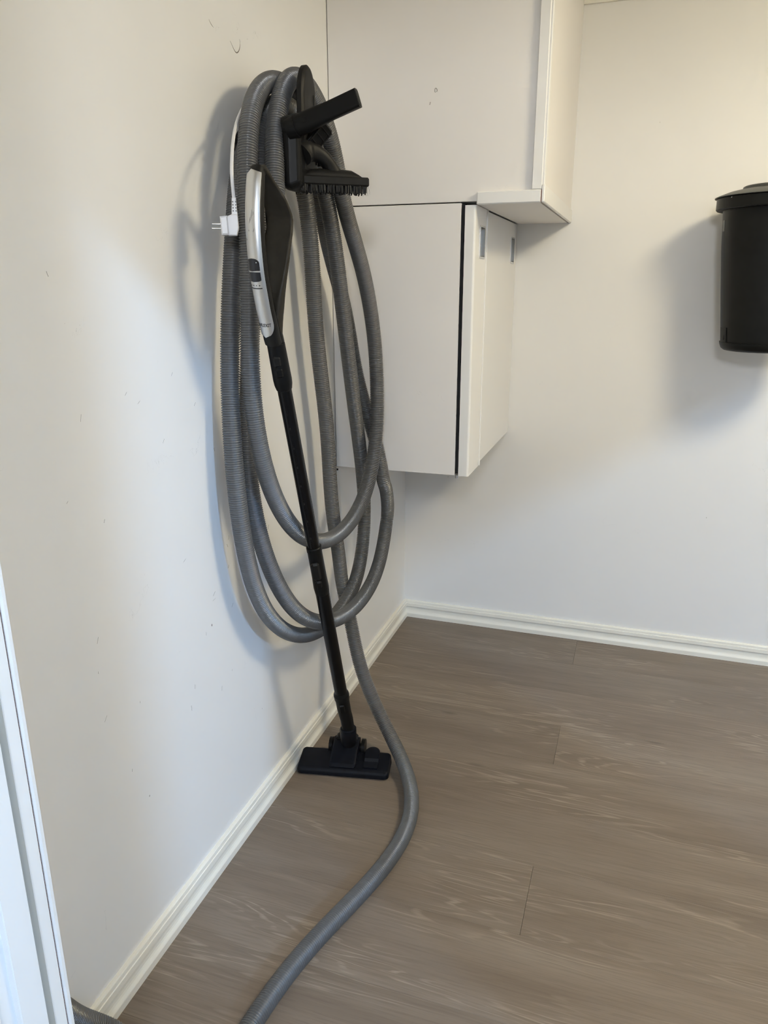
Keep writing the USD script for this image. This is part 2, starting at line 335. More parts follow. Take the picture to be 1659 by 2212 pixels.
CORN = [(0, 0), (0.010, 0), (0.012, 0.012), (0.020, 0.020), (0.022, 0.034), (0.045, 0.070), (0.050, 0.085), (0.050, CEILZ - 2.281), (0, CEILZ - 2.281)]
add('trim_1', moulding(CORN, (0.608, 0, 2.281), (XR, 0, 2.281), (0, -1, 0), -0.0, 1), TRIM, None, kind='structure', label='cream cornice under the ceiling on the back wall', cat='cornice')

# door lining at the left edge of the picture, seen edge on
door = thing('door_1', 'white door lining and casing of the doorway at the left edge', 'door frame', kind='structure')
for x, s in ((0.300, 1), (DX1, -1)):
    add('lining', box((x - 0.03 * s, -2.4720, 0), (x, -2.3862, DZ), 0.0010), JAMB, door)
    add('gap_edge', box((x - 0.03 * s, -2.3862, 0), (x - 0.0030 * s, -2.3836, DZ)), WOODEDGE, door, label='bare brown wood edge in the gap')
    add('room_casing', box((x - 0.058 * s, -2.3836, 0), (x + 0.0006 * s, -2.3755, DZ + 0.06), 0.002), JAMB, door)
    add('door_stop', box((x - 0.001 * s, -2.4530, 0), (x + 0.0080 * s, -2.4190, DZ), 0.0010), JAMB, door)
    add('door_seal', box((x - 0.001 * s, -2.4190, 0), (x + 0.0022 * s, -2.4050, DZ), 0.0008), STOP_SHADE, door, label='grey strip painted as the shade beside the door stop')  # grey strip stands in for the shade beside the door stop
    add('hall_casing', box((x - 0.060 * s, -2.4850, 0), (x + 0.004 * s, -2.4720, DZ + 0.06), 0.003), JAMB, door)
add('head_lining', box((0.27, -2.4720, DZ), (DX1 + 0.03, YF, DZ + 0.03)), JAMB, door)

# ------------------------------------------------------------------ boxed-in shaft above the cabinet
PY = -0.76
shaft = thing('boxed_shaft', 'tall white boxed-in shaft with corner trim in the corner above the low-hung cabinet', 'boxing', (0, PY, 1.607))
add('front_panel', box((0.0022, PY, 1.6165), (0.598, PY + 0.016, CEILZ - 0.001), 0.0008), PANEL, shaft)
add('side_panel', box((0.590, PY + 0.016, 1.625), (0.6075, -0.0005, CEILZ - 0.001)), PANEL, shaft)
add('bottom_panel', box((0.428, PY + 0.003, 1.6085), (0.598, -0.0005, 1.622)), PANEL, shaft)
add('bottom_panel', box((0.0022, PY + 0.018, 1.6165), (0.428, -0.0005, 1.626)), PANEL, shaft)
add('corner_trim', box((0.5765, PY - 0.011, 1.6395), (0.6035, PY + 0.018, CEILZ - 0.001), 0.0018), DOORW, shaft)
add('corner_trim', box((0.5985, PY - 0.009, 1.640), (0.6095, PY + 0.022, CEILZ - 0.001), 0.0015), DOORW, shaft)
add('ledge_trim', box((0.4315, PY - 0.013, 1.6075), (0.6025, PY + 0.016, 1.6390), 0.0022), DOORW, shaft)
add('ledge_trim', box((0.6030, PY - 0.012, 1.6075), (0.6120, -0.0005, 1.6515), 0.0022), DOORW, shaft)
add('trim_joint', box((0.6020, PY - 0.0120, 1.6085), (0.6034, PY + 0.010, 1.6375)), WOODEDGE, shaft, label='thin brown line where the ledge trims meet')
crack = [sweep(resample([(0.309, PY - .0002, 1.889), (0.3065, PY - .0002, 1.894), (0.309, PY - .0002, 1.899), (0.3125, PY - .0002, 1.896), (0.311, PY - .0002, 1.890)], 12), (0, -1, 0), lambda t, a: (0.0003 * np.sin(a), 0.0007 * np.cos(a)), 6),
         sweep(np.array([(0.295, PY - .0002, 1.867), (0.293, PY - .0002, 1.860)]), (0, -1, 0), lambda t, a: (0.0003 * np.sin(a), 0.0008 * np.cos(a)), 6)]
NICK = plain('nick_grey', (0.22, 0.2, 0.18), 0.7)
for m in crack: add('nick', m, NICK, shaft, label='small chipped nick in the front panel')

CUP = plain('pull_cup', (0.42, 0.42, 0.41), 0.35, metallic=0.6)
# ------------------------------------------------------------------ cabinet hung in the corner
cab = thing('wall_cabinet', 'white two-door wall cabinet with recessed pulls hung in the corner behind the hose', 'cabinet', (0, PY, 0.846))
CZ0, CZ1 = 0.8465, 1.6132
add('side_panel', box((0.0022, PY, CZ0), (0.3865, PY + 0.016, CZ1), 0.0008), PANEL, cab)
add('bottom_panel', box((0.0022, PY + 0.016, CZ0 + 0.002), (0.386, -0.001, CZ0 + 0.018)), PANEL, cab)
add('top_panel', box((0.0022, PY + 0.0165, CZ1 - 0.020), (0.386, -0.001, CZ1 - 0.004)), PANEL, cab)
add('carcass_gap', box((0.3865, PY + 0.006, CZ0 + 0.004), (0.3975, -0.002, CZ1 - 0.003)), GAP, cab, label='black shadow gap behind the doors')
def door_leaf(y0, y1, x0, x1, hy, round_front):
    """A door leaf facing +x, its front vertical edge eased, with a recessed pull."""
    e = 0.007 if round_front else 0.0015
    prof = [(x0, y0)] + [(x1 - e + e * math.sin(t), y0 + e - e * math.cos(t)) for t in np.linspace(0, math.pi / 2, 6)] + [(x1, y1 - 0.002), (x1 - 0.002, y1), (x0, y1)]
    body = Polygon(prof); leaf = prism(body, CZ1 - 0.006 - CZ0, basis((0, 0, CZ0), (1, 0, 0), (0, 1, 0), (0, 0, 1)))
    cut = box((x1 - 0.0125, hy - 0.0330, 1.4745), (x1 + 0.01, hy + 0.0330, 1.5565))
    try: leaf = trimesh.boolean.difference([leaf, cut], engine='manifold')
    except Exception: pass
    d = add('door', leaf, DOORW, cab, smooth=40)
    rb = lambda a, c, r: Polygon([(-a, -c), (a, -c), (a, c), (-a, c)]).buffer(-r).buffer(r, quad_segs=5)
    ring = rb(0.0365, 0.0445, 0.006).difference(rb(0.0315, 0.0395, 0.004))
    T = basis((x1 - 0.0095, hy, 1.5155), (0, 1, 0), (0, 0, 1), (1, 0, 0))
    add('pull_frame', prism(ring, 0.0112, T), CHROME, d, label='chrome rim of the recessed pull')
    add('pull_cup', box((x1 - 0.0124, hy - 0.0328, 1.4747), (x1 - 0.0112, hy + 0.0328, 1.5563)), CUP, d)
    return d
door_leaf(PY - 0.004, -0.612, 0.3985, 0.4290, -0.667, True)
door_leaf(-0.6105, -0.001, 0.3985, 0.4200, -0.083, False)
add('bead_strip', box((0.4215, -0.6115, CZ0), (0.4325, -0.6055, CZ1 - 0.006), 0.0015), DOORW, cab)
add('hinge_pin', [rod((0.3925, PY + 0.004, CZ0 + 0.002), (0.3925, PY + 0.004, CZ0 - 0.008), 0.0050), rod((0.3925, PY + 0.004, CZ0 - 0.008), (0.3925, PY + 0.004, CZ0 - 0.0095), 0.0028)], STEEL, cab)
add('wall_screw', rod((0.0002, PY + 0.005, CZ0 - 0.011), (0.0045, PY + 0.005, CZ0 - 0.011), 0.0030), GAP, cab)

# ------------------------------------------------------------------ hose: one corrugated tube of three hung turns and a tail on the floor
HP = np.array([401,-22063,2889,402,-21946,2717,402,-21793,2459,400,-21647,2172,405,-21511,1885,425,-21376,1616,470,-21238,1373,551,-21103,1159,679,-20987,971,848,-20908,799,1036,-20883,627,1222,-20917,447,1407,-20988,293,1616,-21049,224,1863,-21052,213,2130,-20975,212,2380,-20823,212,2578,-20610,212,2710,-20354,212,2787,-20069,212,2833,-19766,214,2868,-19454,221,2904,-19139,229,2944,-18824,232,2992,-18510,230,3048,-18198,228,3113,-17888,226,3187,-17579,223,3269,-17270,221,3358,-16962,219,3451,-16654,217,3547,-16346,215,3642,-16037,214,3735,-15727,214,3823,-15417,214,3904,-15106,214,3977,-14794,214,4037,-14481,213,4084,-14167,212,4116,-13852,212,4129,-13537,212,4122,-13220,212,4094,-12904,212,4042,-12590,212,3967,-12279,214,3871,-11976,221,3755,-11682,233,3620,-11399,258,3468,-11131,303,3300,-10880,373,3121,-10652,469,2935,-10451,592,2747,-10278,742,2562,-10135,920,2383,-10022,1125,2213,-9934,1354,2052,-9867,1605,1900,-9813,1874,1758,-9763,2156,1625,-9710,2448,1501,-9647,2745,1388,-9572,3043,1283,-9486,3340,1182,-9394,3635,1084,-9303,3929,985,-9223,4221,889,-9161,4515,805,-9120,4812,742,-9100,5111,704,-9102,5415,684,-9123,5723,671,-9161,6036,658,-9213,6351,643,-9271,6669,629,-9332,6988,617,-9388,7308,608,-9438,7628,604,-9481,7947,602,-9518,8265,603,-9550,8582,604,-9580,8898,607,-9610,9213,609,-9643,9528,610,-9680,9843,610,-9724,10157,608,-9773,10472,605,-9829,10786,601,-9889,11102,597,-9951,11417,594,-10015,11733,590,-10077,12049,588,-10137,12365,588,-10192,12681,590,-10243,12997,594,-10288,13312,600,-10329,13627,608,-10367,13942,616,-10406,14256,624,-10448,14571,631,-10497,14887,636,-10554,15203,640,-10624,15520,642,-10711,15836,640,-10819,16143,635,-10953,16435,625,-11116,16702,608,-11311,16938,580,-11536,17133,543,-11787,17281,498,-12057,17373,455,-12334,17399,423,-12608,17349,407,-12873,17220,407,-13121,17023,416,-13347,16780,430,-13547,16515,447,-13719,16241,467,-13866,15959,487,-13992,15667,503,-14099,15365,510,-14192,15056,511,-14273,14743,507,-14345,14428,502,-14410,14114,497,-14469,13799,494,-14525,13484,493,-14579,13169,494,-14630,12854,497,-14677,12538,501,-14722,12222,508,-14762,11905,516,-14798,11588,525,-14829,11270,535,-14854,10951,545,-14872,10631,556,-14884,10311,566,-14888,9990,576,-14883,9668,585,-14870,9345,594,-14846,9021,602,-14813,8698,609,-14767,8376,616,-14707,8056,624,-14634,7742,631,-14544,7433,640,-14437,7133,651,-14311,6841,663,-14166,6561,677,-14001,6294,695,-13816,6042,714,-13611,5805,735,-13388,5584,756,-13148,5381,779,-12892,5198,801,-12622,5034,823,-12341,4891,845,-12049,4772,866,-11749,4676,886,-11444,4605,906,-11136,4562,928,-10827,4547,952,-10520,4561,982,-10216,4606,1018,-9917,4683,1057,-9625,4793,1094,-9346,4938,1119,-9082,5115,1129,-8840,5323,1127,-8623,5556,1119,-8432,5810,1109,-8270,6080,1099,-8138,6364,1088,-8036,6659,1076,-7964,6963,1063,-7919,7273,1051,-7900,7586,1039,-7905,7900,1029,-7930,8213,1021,-7974,8524,1015,-8032,8834,1010,-8102,9143,1006,-8182,9450,1003,-8268,9757,1001,-8357,10064,999,-8449,10371,998,-8541,10678,998,-8632,10986,998,-8721,11293,999,-8809,11601,999,-8896,11909,999,-8982,12216,999,-9068,12524,1000,-9153,12831,1000,-9239,13138,1000,-9326,13445,1001,-9414,13752,1001,-9504,14059,1001,-9596,14365,1000,-9693,14671,998,-9793,14976,994,-9900,15280,989,-10016,15582,984,-10142,15879,979,-10281,16169,976,-10437,16449,975,-10610,16718,975,-10802,16972,972,-11014,17206,965,-11247,17414,952,-11498,17587,934,-11765,17718,911,-12041,17799,884,-12321,17824,853,-12595,17786,820,-12852,17682,789,-13081,17511,772,-13266,17281,776,-13397,17005,798,-13474,16696,823,-13509,16369,834,-13519,16037,821,-13520,15710,787,-13523,15391,739,-13533,15077,692,-13550,14764,651,-13572,14449,615,-13597,14131,582,-13623,13811,552,-13649,13491,523,-13676,13172,496,-13704,12853,470,-13733,12535,447,-13765,12218,428,-13799,11901,414,-13834,11585,404,-13869,11269,399,-13904,10953,400,-13937,10637,407,-13967,10321,420,-13993,10004,441,-14013,9687,468,-14027,9368,503,-14033,9049,545,-14029,8728,596,-14014,8405,653,-13987,8081,717,-13944,7759,785,-13883,7441,855,-13802,7131,925,-13698,6834,993,-13569,6555,1057,-13415,6295,1116,-13234,6058,1171,-13028,5843,1222,-12798,5651,1270,-12548,5482,1316,-12280,5334,1360,-11996,5210,1404,-11700,5108,1447,-11394,5029,1490,-11081,4975,1531,-10765,4946,1570,-10449,4942,1607,-10135,4965,1640,-9826,5016,1669,-9526,5094,1693,-9236,5200,1712,-8957,5336,1722,-8691,5499,1724,-8436,5690,1716,-8195,5906,1701,-7971,6138,1685,-7775,6368,1673,-7619,6583,1670,-7516,6776,1677,-7469,6954,1689,-7473,7141,1702,-7516,7360,1708,-7595,7616,1702,-7699,7901,1679,-7864,8204,1640,-7903,8533,1584,-7922,8859,1510,-7901,9176,1423,-7889,9484,1327,-7884,9788,1229,-7882,10091,1131,-7880,10395,1037,-7877,10701,951,-7874,11012,873,-7873,11326,805,-7877,11643,750,-7888,11962,706,-7913,12280,671,-7955,12593,642,-8019,12897,617,-8106,13192,598,-8217,13476,582,-8350,13750,570,-8499,14016,561,-8661,14278,555,-8829,14539,552,-8997,14803,552,-9161,15072,557,-9317,15349,565,-9465,15635,578,-9606,15927,594,-9747,16222,612,-9893,16513,630,-10051,16797,648,-10225,17067,667,-10418,17320,687,-10632,17552,707,-10866,17758,729,-11120,17935,752,-11390,18078,774,-11675,18184,794,-11971,18249,811,-12274,18269,824,-12579,18242,835,-12879,18168,845,-13165,18050,858,-13428,17890,873,-13661,17692,892,-13860,17462,912,-14023,17204,932,-14153,16924,951,-14251,16626,968,-14325,16314,982,-14380,15992,993,-14421,15665,1001,-14454,15335,1005,-14483,15006,1005,-14512,14679,1003,-14541,14353,999,-14571,14029,996,-14601,13706,992,-14631,13385,990,-14657,13064,989,-14680,12745,989,-14695,12426,991,-14703,12109,995,-14701,11792,1001,-14687,11475,1010,-14659,11160,1023,-14616,10845,1038,-14558,10533,1056,-14482,10224,1076,-14387,9920,1098,-14274,9624,1122,-14141,9338,1146,-13987,9063,1170,-13813,8803,1194,-13617,8558,1219,-13401,8332,1243,-13164,8126,1268,-12907,7943,1292,-12632,7785,1316,-12343,7653,1339,-12042,7548,1363,-11732,7472,1386,-11417,7426,1410,-11100,7410,1434,-10786,7427,1458,-10478,7476,1482,-10180,7556,1506,-9895,7667,1527,-9627,7808,1547,-9379,7977,1563,-9153,8173,1577,-8952,8395,1587,-8775,8641,1596,-8622,8908,1602,-8491,9193,1605,-8381,9493,1605,-8291,9805,1600,-8219,10125,1592,-8165,10451,1581,-8128,10778,1570,-8106,11106,1560,-8101,11432,1549,-8112,11756,1539,-8139,12075,1529,-8182,12389,1518,-8241,12699,1507,-8316,13004,1495,-8408,13303,1483,-8515,13596,1471,-8639,13882,1459,-8780,14162,1446,-8936,14435,1432,-9107,14701,1418,-9289,14960,1404,-9479,15215,1392,-9671,15469,1382,-9859,15727,1375,-10037,15991,1372,-10205,16265,1372,-10363,16547,1372,-10520,16831,1368,-10683,17109,1360,-10861,17376,1346,-11059,17625,1329,-11280,17849,1310,-11522,18040,1292,-11780,18188,1276,-12048,18283,1262,-12316,18316,1254,-12579,18277,1249,-12828,18161,1250,-13057,17973,1253,-13260,17726,1260,-13432,17437,1272,-13574,17123,1290,-13690,16798,1314,-13786,16475,1343,-13871,16159,1376,-13948,15861,1406,-14013,15620,1415,-14033,15543], float).reshape(-1, 3) / 10000.0
def hose_path(step):
    P = resample(HP, 6000); d = np.r_[0, np.cumsum(np.linalg.norm(np.diff(P, axis=0), axis=1))]
    s = np.arange(0, d[-1], step); return np.stack([np.interp(s, d, P[:, k]) for k in range(3)], 1)
PITCH, PER = 0.0052, 6
C = hose_path(PITCH / PER)
ph = (np.arange(len(C)) % PER) / PER
rad = np.array([0.0174, 0.0196, 0.0207, 0.0211, 0.0207, 0.0196])[np.arange(len(C)) % PER]
T_, S_, B_ = frames(C, None)
ang = np.linspace(0, 2 * np.pi, 20, endpoint=False)
rings = C[:, None] + (S_[:, None] * np.cos(ang)[None, :, None] + B_[:, None] * np.sin(ang)[None, :, None]) * rad[:, None, None]
hose = thing('vacuum_hose', 'long grey corrugated vacuum hose coiled in hanging loops with its tail on the floor', 'hose', tuple(C[len(C) // 2]))
add('corrugated_tube', tube_mesh(rings), HOSE, hose, smooth=True)
e0, e1 = C[-1], C[-12]
add('end_cuff', stations([e1, e0, e0 + unit(e0 - e1) * 0.05], [0.0215, 0.0222, 0.0205]), BLACK, hose, label='black cuff where the hose meets the handle')

# ------------------------------------------------------------------ holder on the wall that carries the hose and the tools
hold = thing('hose_holder', 'black plastic hose holder with an upright rounded lip, fixed to the left wall', 'holder', (0.0, -1.30, 1.70))
add('wall_plate', box((0.0008, -1.262, 1.60), (0.012, -1.160, 1.735), 0.006), BLACK, hold)
def arc(c, r, a0, a1, n): return [(c[0] + r * math.cos(t), c[1] + r * math.sin(t)) for t in np.linspace(a0, a1, n)]
saddle = Polygon(arc((-1.25, 1.655), 0.088, 0.10, math.pi - 0.10, 24) + arc((-1.25, 1.655), 0.078, math.pi - 0.10, 0.10, 24))
add('saddle', prism(saddle, 0.146, basis((0.010, 0, 0), (0, 1, 0), (0, 0, 1), (1, 0, 0))), BLACK, hold, smooth=35)
# upright lip at the front: a tall rounded tongue with a rib along one side
tongue = Polygon([(-0.036, -0.118), (0.036, -0.118), (0.0365, -0.02), (0.0355, 0.022)] + [(0.0355 * math.cos(t), 0.024 + 0.064 * math.sin(t)) for t in np.linspace(0.05, math.pi - 0.05, 18)] + [(-0.0355, 0.022), (-0.0365, -0.02)])
LY, LZ = -1.307, 1.7485
tl = []
for x, ins in ((0.1675, 0.004), (0.1705, 0.0), (0.1795, 0.0), (0.1835, 0.0045), (0.1845, 0.009)):
    tl += [(x, LY + a, LZ + q) for a, q in list(tongue.buffer(-ins).exterior.coords)[:-1]]
add('front_lip', hull(tl), BLACK2, hold, smooth=40)
add('lip_rib', sweep(np.array([(0.1845, LY + 0.0225, LZ - 0.10), (0.1845, LY + 0.0225, LZ - 0.02), (0.1845, LY + 0.0190, LZ + 0.035)]), (0, 1, 0), lambda t, a: (0.0022 * np.cos(a), 0.0022 * np.sin(a)), 10), BLACK2, hold, smooth=True)
add('tool_bar', [box((0.010, -1.352, 1.600), (0.172, -1.312, 1.690), 0.010), hull(np.vstack([trimesh.creation.icosphere(2, 0.015).vertices + np.array(p) for p in ((0.158, -1.360, 1.606), (0.158, -1.308, 1.606), (0.158, -1.360, 1.720), (0.158, -1.308, 1.720), (0.168, -1.355, 1.610), (0.168, -1.315, 1.610), (0.168, -1.355, 1.715), (0.168, -1.315, 1.715))]))], BLACK, hold)
add('tool_peg', [rod((0.150, -1.36, 1.712), (0.205, -1.36, 1.722), 0.021, 0.0185), rod((0.150, -1.335, 1.655), (0.182, -1.342, 1.651), 0.017, 0.015)], BLACK, hold)

# crevice tool: flat spout pushed on the upper peg, pointing out from the wall
crev = thing('crevice_nozzle', 'flat black crevice nozzle sticking out to the right from the hose holder', 'nozzle', (0.20, -1.36, 1.72))
c0, c1 = np.array((0.163, -1.362, 1.708)), np.array((0.312, -1.362, 1.7555)); u = unit(c1 - c0)
PC = np.array([c0 + u * t for t in np.linspace(0, np.linalg.norm(c1 - c0), 14)])
add('spout', sweep(PC, (0, 1, 0), lambda t, a: sup(a, 0.0195 - 0.0095 * min(1, t * 1.6), 0.0215 - 0.0035 * min(1, t * 1.6), 2.2 + 2.6 * t), 28), BLACK, crev, smooth=40)
add('spout_mouth', sweep(np.array([c1 - u * 0.003, c1 + u * 0.0006]), (0, 1, 0), lambda t, a: sup(a, 0.0070, 0.0150, 4.5), 28), GAP, crev)
add('collar', sweep(np.array([c0 - u * 0.004, c0 + u * 0.012, c0 + u * 0.016]), (0, 1, 0), lambda t, a: sup(a, 0.0225 - 0.001 * t, 0.0235 - 0.001 * t, 2.0), 28), BLACK, crev, smooth=40)

# small upholstery nozzle, tilted, with a ridged mouth
uph = thing('upholstery_nozzle', 'small black upholstery nozzle with a ridged mouth tucked under the crevice nozzle', 'nozzle', (0.19, -1.335, 1.68))
ua, ub = unit((0.62, 0.30, 0.72)), unit((0.80, -0.50, -0.33)); ub = unit(ub - ua * (ub @ ua)); uc = np.cross(ua, ub)
oc = np.array((0.196, -1.318, 1.690))
add('head', obox(oc, (ua, ub, uc), (0.042, 0.0065, 0.016), 0.003), BLACK, uph)
add('neck', stations([oc - ub * 0.004, oc - ub * 0.018, oc - ub * 0.040], [0.013, 0.016, 0.017]), BLACK, uph, smooth=40)
for k in range(5):
    add('ridge', obox(oc + ua * (-0.030 + 0.015 * k) + ub * 0.0072, (ua, ub, uc), (0.0011, 0.0012, 0.0135)), BLACK2, uph)
for s in (-1, 1):
    add('mouth_lip', obox(oc + uc * (0.0140 * s) + ub * 0.0072, (ua, ub, uc), (0.037, 0.0014, 0.0012)), BLACK2, uph)

# brush nozzle: long head with bristles, arched neck up to the lower peg
br = thing('brush_nozzle', 'black brush nozzle with a row of bristles hanging lowest on the hose holder', 'nozzle', (0.22, -1.33, 1.62))
K = np.array((0.175, -1.353, 1.607)); bl, bw, bz = np.array((0.77, 0.64, 0)), np.array((-0.64, 0.77, 0)), np.array((0, 0, 1.0))
bl, bw = unit(bl), unit(bw); HL, HD = 0.157, 0.052
bc = K + bl * HL / 2 + bw * HD / 2
def brick(u0, u1, v0, v1, z0, z1, c): return obox(K + bl * (u0 + u1) / 2 + bw * (v0 + v1) / 2 + bz * (z0 + z1) / 2, (bl, bw, bz), ((u1 - u0) / 2, (v1 - v0) / 2, (z1 - z0) / 2), c)
add('head', brick(0, HL, 0, HD, -0.002, 0.0165, 0.003), BLACK2, br)
dome = [(0.010, 0.0155), (0.018, 0.024), (0.030, 0.0305), (0.052, 0.0325), (0.100, 0.0325), (0.122, 0.0310), (0.136, 0.0240), (0.145, 0.0155)]
add('hood', sweep(np.array([K + bl * a + bw * HD / 2 + bz * 0.0150 for a, h in dome]), tuple(bw), lambda t, a: (0.021 * np.cos(a), np.abs(np.sin(a)) ** 0.8 * np.sign(np.sin(a)) * (np.interp(t * 7, range(8), [h for _, h in dome]) - 0.0145)), 24), BLACK2, br, smooth=40)
npth = resample([K + bl * 0.088 + bw * 0.026 + bz * 0.012, K + bl * 0.078 + bw * 0.026 + bz * 0.034, K + bl * 0.058 + bw * 0.022 + bz * 0.055, K + bl * 0.030 + bw * 0.018 + bz * 0.064, np.array((0.176, -1.342, 1.662))], 22)
add('neck', sweep(npth, tuple(bw), lambda t, a: sup(a, 0.0165 + 0.004 * (t > 0.8), 0.0205 - 0.007 * math.sin(math.pi * min(t * 1.2, 1)) + 0.003 * t, 2.4), 26), BLACK2, br, smooth=40)
bris = []
for side in range(4):
    for k in range(46):
        u0 = 0.006 + (HL - 0.012) * (k + rng.uniform(-.2, .2)) / 45
        v0 = (0.004, HD * 0.35, HD * 0.65, HD - 0.004)[side] + rng.uniform(-.001, .001)
        if k % 6 == 5 and rng.random() < 0.8: continue
        p = K + bl * u0 + bw * v0 + bz * -0.001; L = rng.uniform(0.0125, 0.0165)
        q = p - bz * L + bl * rng.normal(0, 0.0012) + bw * rng.normal(0, 0.001)
        bris.append(rod(p, q, 0.0017, 0.0015, 5))
for k in range(7):
    p = K + bl * (HL - 0.003) + bw * 0.008 * k - bz * 0.001
    bris.append(rod(p, p - bz * rng.uniform(.012, .019) + bl * rng.uniform(.001, .005), 0.00022, 0.00018, 4))
add('bristles', bris, BRISTLE, br, kind='stuff')

# ------------------------------------------------------------------ wand: handle, telescopic tube, floor nozzle
wand = thing('vacuum_wand', 'black telescopic vacuum wand with silver grip and wide floor nozzle leaning on the hose', 'vacuum wand', (0.179, -1.158, 0.0))
A0, A1 = np.array((0.165, -1.478, 1.289)), np.array((0.1775, -1.163, 0.215))
wu = unit(A0 - A1)                                            # up along the tube
def wp(z): return A1 + (A0 - A1) * ((z - A1[2]) / (A0[2] - A1[2]))
wx = unit(np.array((1, 0, 0)) - wu * wu[0]); wf = np.cross(wx, wu); wf = wf if wf[1] < 0 else -wf
wf = unit(np.array((0.448, -0.894, 0.0)) - wu * (wu @ np.array((0.448, -0.894, 0.0)))); wx = np.cross(wu, wf); wx = wx if wx[0] > 0 else -wx      # wf: the side the buttons are on
GR = [(0.165, -1.519, 1.612), (0.165, -1.528, 1.594), (0.165, -1.534, 1.570), (0.165, -1.5385, 1.545), (0.165, -1.541, 1.518), (0.165, -1.541, 1.483), (0.165, -1.5385, 1.452), (0.165, -1.533, 1.417), (0.165, -1.524, 1.385), (0.165, -1.513, 1.350), (0.165, -1.503, 1.325), (0.165, -1.494, 1.300), (0.165, -1.487, 1.286)]
AR = [(0.166, -1.519, 1.615), (0.171, -1.504, 1.602), (0.178, -1.481, 1.578), (0.184, -1.461, 1.550), (0.187, -1.452, 1.530), (0.187, -1.455, 1.505), (0.185, -1.466, 1.469), (0.182, -1.473, 1.434), (0.178, -1.477, 1.405), (0.174, -1.479, 1.380), (0.170, -1.480, 1.350), (0.166, -1.480, 1.315), (0.165, -1.478, 1.288)]
AX = unit((0.955, -0.29, 0.0))                                # across the grip
ARC = [np.array(p) - AX * w for p, w in zip(AR, np.interp(np.linspace(0, 1, len(AR)), [0, .08, .2, .4, .55, .7, .85, 1], [0, .002, .012, .018, .016, .010, .002, 0]))]
def arm_section(t, a):
    """Wide shallow channel, hollow towards the grip."""
    hw = float(np.interp(t, [0, .08, .2, .4, .55, .7, .85, 1], [.0165, .0180, .0290, .0360, .0340, .0275, .0190, .0165])); hh = float(np.interp(t, [0, .1, .3, .55, .8, 1], [.007, .006, .0075, .0095, .012, .012]))
    x, y = sup(a, hw, hh, 3.0)
    dish = float(np.interp(t, [0.1, .3, .6, .75], [0, .0055, .0055, 0])) * (1 - (x / hw) ** 2)
    inner = y * ARM_IN > 0
    return x, np.where(inner, y - ARM_IN * dish, y)
_t, _s, _b = frames(resample(ARC, 70), tuple(AX)); ARM_IN = 1.0 if _b[35][1] < 0 else -1.0
handle = add('handle', sweep(resample(GR, 60), tuple(AX), lambda t, a: sup(a, 0.0185 * (0.80 + 0.2 * min(1, t * 9)), 0.0135, 2.5), 30), BLACK2, wand, smooth=40)
add('handle_arm', sweep(resample(ARC, 70), tuple(AX), lambda t, a: arm_section(t, a), 40), ARMBLK, handle, smooth=40, label='hollow rear arm of the D-grip')
# silver cover on the camera side of the grip
GP = resample(GR, 200); GT, GS, GB = frames(GP, tuple(AX)); sgn = 1.0 if GB[100][1] < 0 else -1.0
def grip_at(t, across, lift=0.0):
    """Point on the silver cover: t along the grip, across -1..1, lifted off the surface."""
    i = t * 199; k = min(int(i), 198); w = i - k
    p = GP[k] * (1 - w) + GP[k + 1] * w; s = GS[k]; b = GB[k] * sgn
    th = across * 1.25
    n = unit(s * math.sin(th) / 0.0190 + b * math.cos(th) / 0.0150)
    return p + s * (0.0190 * math.sin(th)) + b * (0.0012 + 0.0150 * math.cos(th)) + n * lift, n, GT[k], s
def cover(t0, t1, lift, thick, width, nt=70, na=18, round0=0.02, round1=0.05):
    O, I = [], []
    for t in np.linspace(t0, t1, nt):
        w = width * math.sqrt(max(0.0004, 1 - max(0, 1 - (t - t0) / round0) ** 2.4)) * math.sqrt(max(0.0004, 1 - max(0, 1 - (t1 - t) / round1) ** 2.0))
        O.append([grip_at(t, a, lift)[0] for a in np.linspace(-w, w, na)]); I.append([grip_at(t, a, lift - thick)[0] for a in np.linspace(w, -w, na)])
    return tube_mesh(np.concatenate([np.array(O), np.array(I)], axis=1))
def t_of(z): return float(np.interp(-z, -GP[:, 2], np.linspace(0, 1, 200)))
SIL0, SIL1 = 0.030, t_of(1.3040)
cov = add('grip_cover', cover(SIL0, SIL1, 0.0012, 0.004, 1.0, round1=0.085), SILVER, handle, smooth=40, label='brushed silver cover of the grip')
sw0, sw1 = t_of(1.4520), t_of(1.4110)
swm = (sw0 + sw1) / 2 + 0.008
add('rocker_switch', cover(sw0, swm - 0.002, 0.0024, 0.003, 0.66, 24, 12, 0.03, 0.002), SWITCH, handle, smooth=30)
add('rocker_switch', cover(swm + 0.002, sw1, 0.0024, 0.003, 0.66, 24, 12, 0.002, 0.01), SWITCH, handle, smooth=30)
q, n_, t_, s_ = grip_at(sw0 + 0.022, 0.42, 0.0026)
add('indicator_dot', rod(q - n_ * 0.0005, q + n_ * 0.0004, 0.0010, None, 12), LED, handle)
icons = []
for k, a in enumerate((-0.42, -0.14, 0.14, 0.42)):
    q, n_, t_, s_ = grip_at(sw1 + 0.020, a, 0.0013); icons.append(rod(q - n_ * 0.0002, q + n_ * 0.0002, 0.0010 + 0.0003 * (k % 2), None, 8))
ln = np.array([grip_at(sw1 + 0.036, a, 0.0013)[0] for a in np.linspace(-0.62, 0.62, 14)])
icons.append(sweep(ln, tuple(GT[100]), lambda t, a: (0.0010 * np.cos(a), 0.0003 * np.sin(a)), 8))
add('switch_marks', icons, INK, handle, label='small printed symbols over a dark line')
scr = []
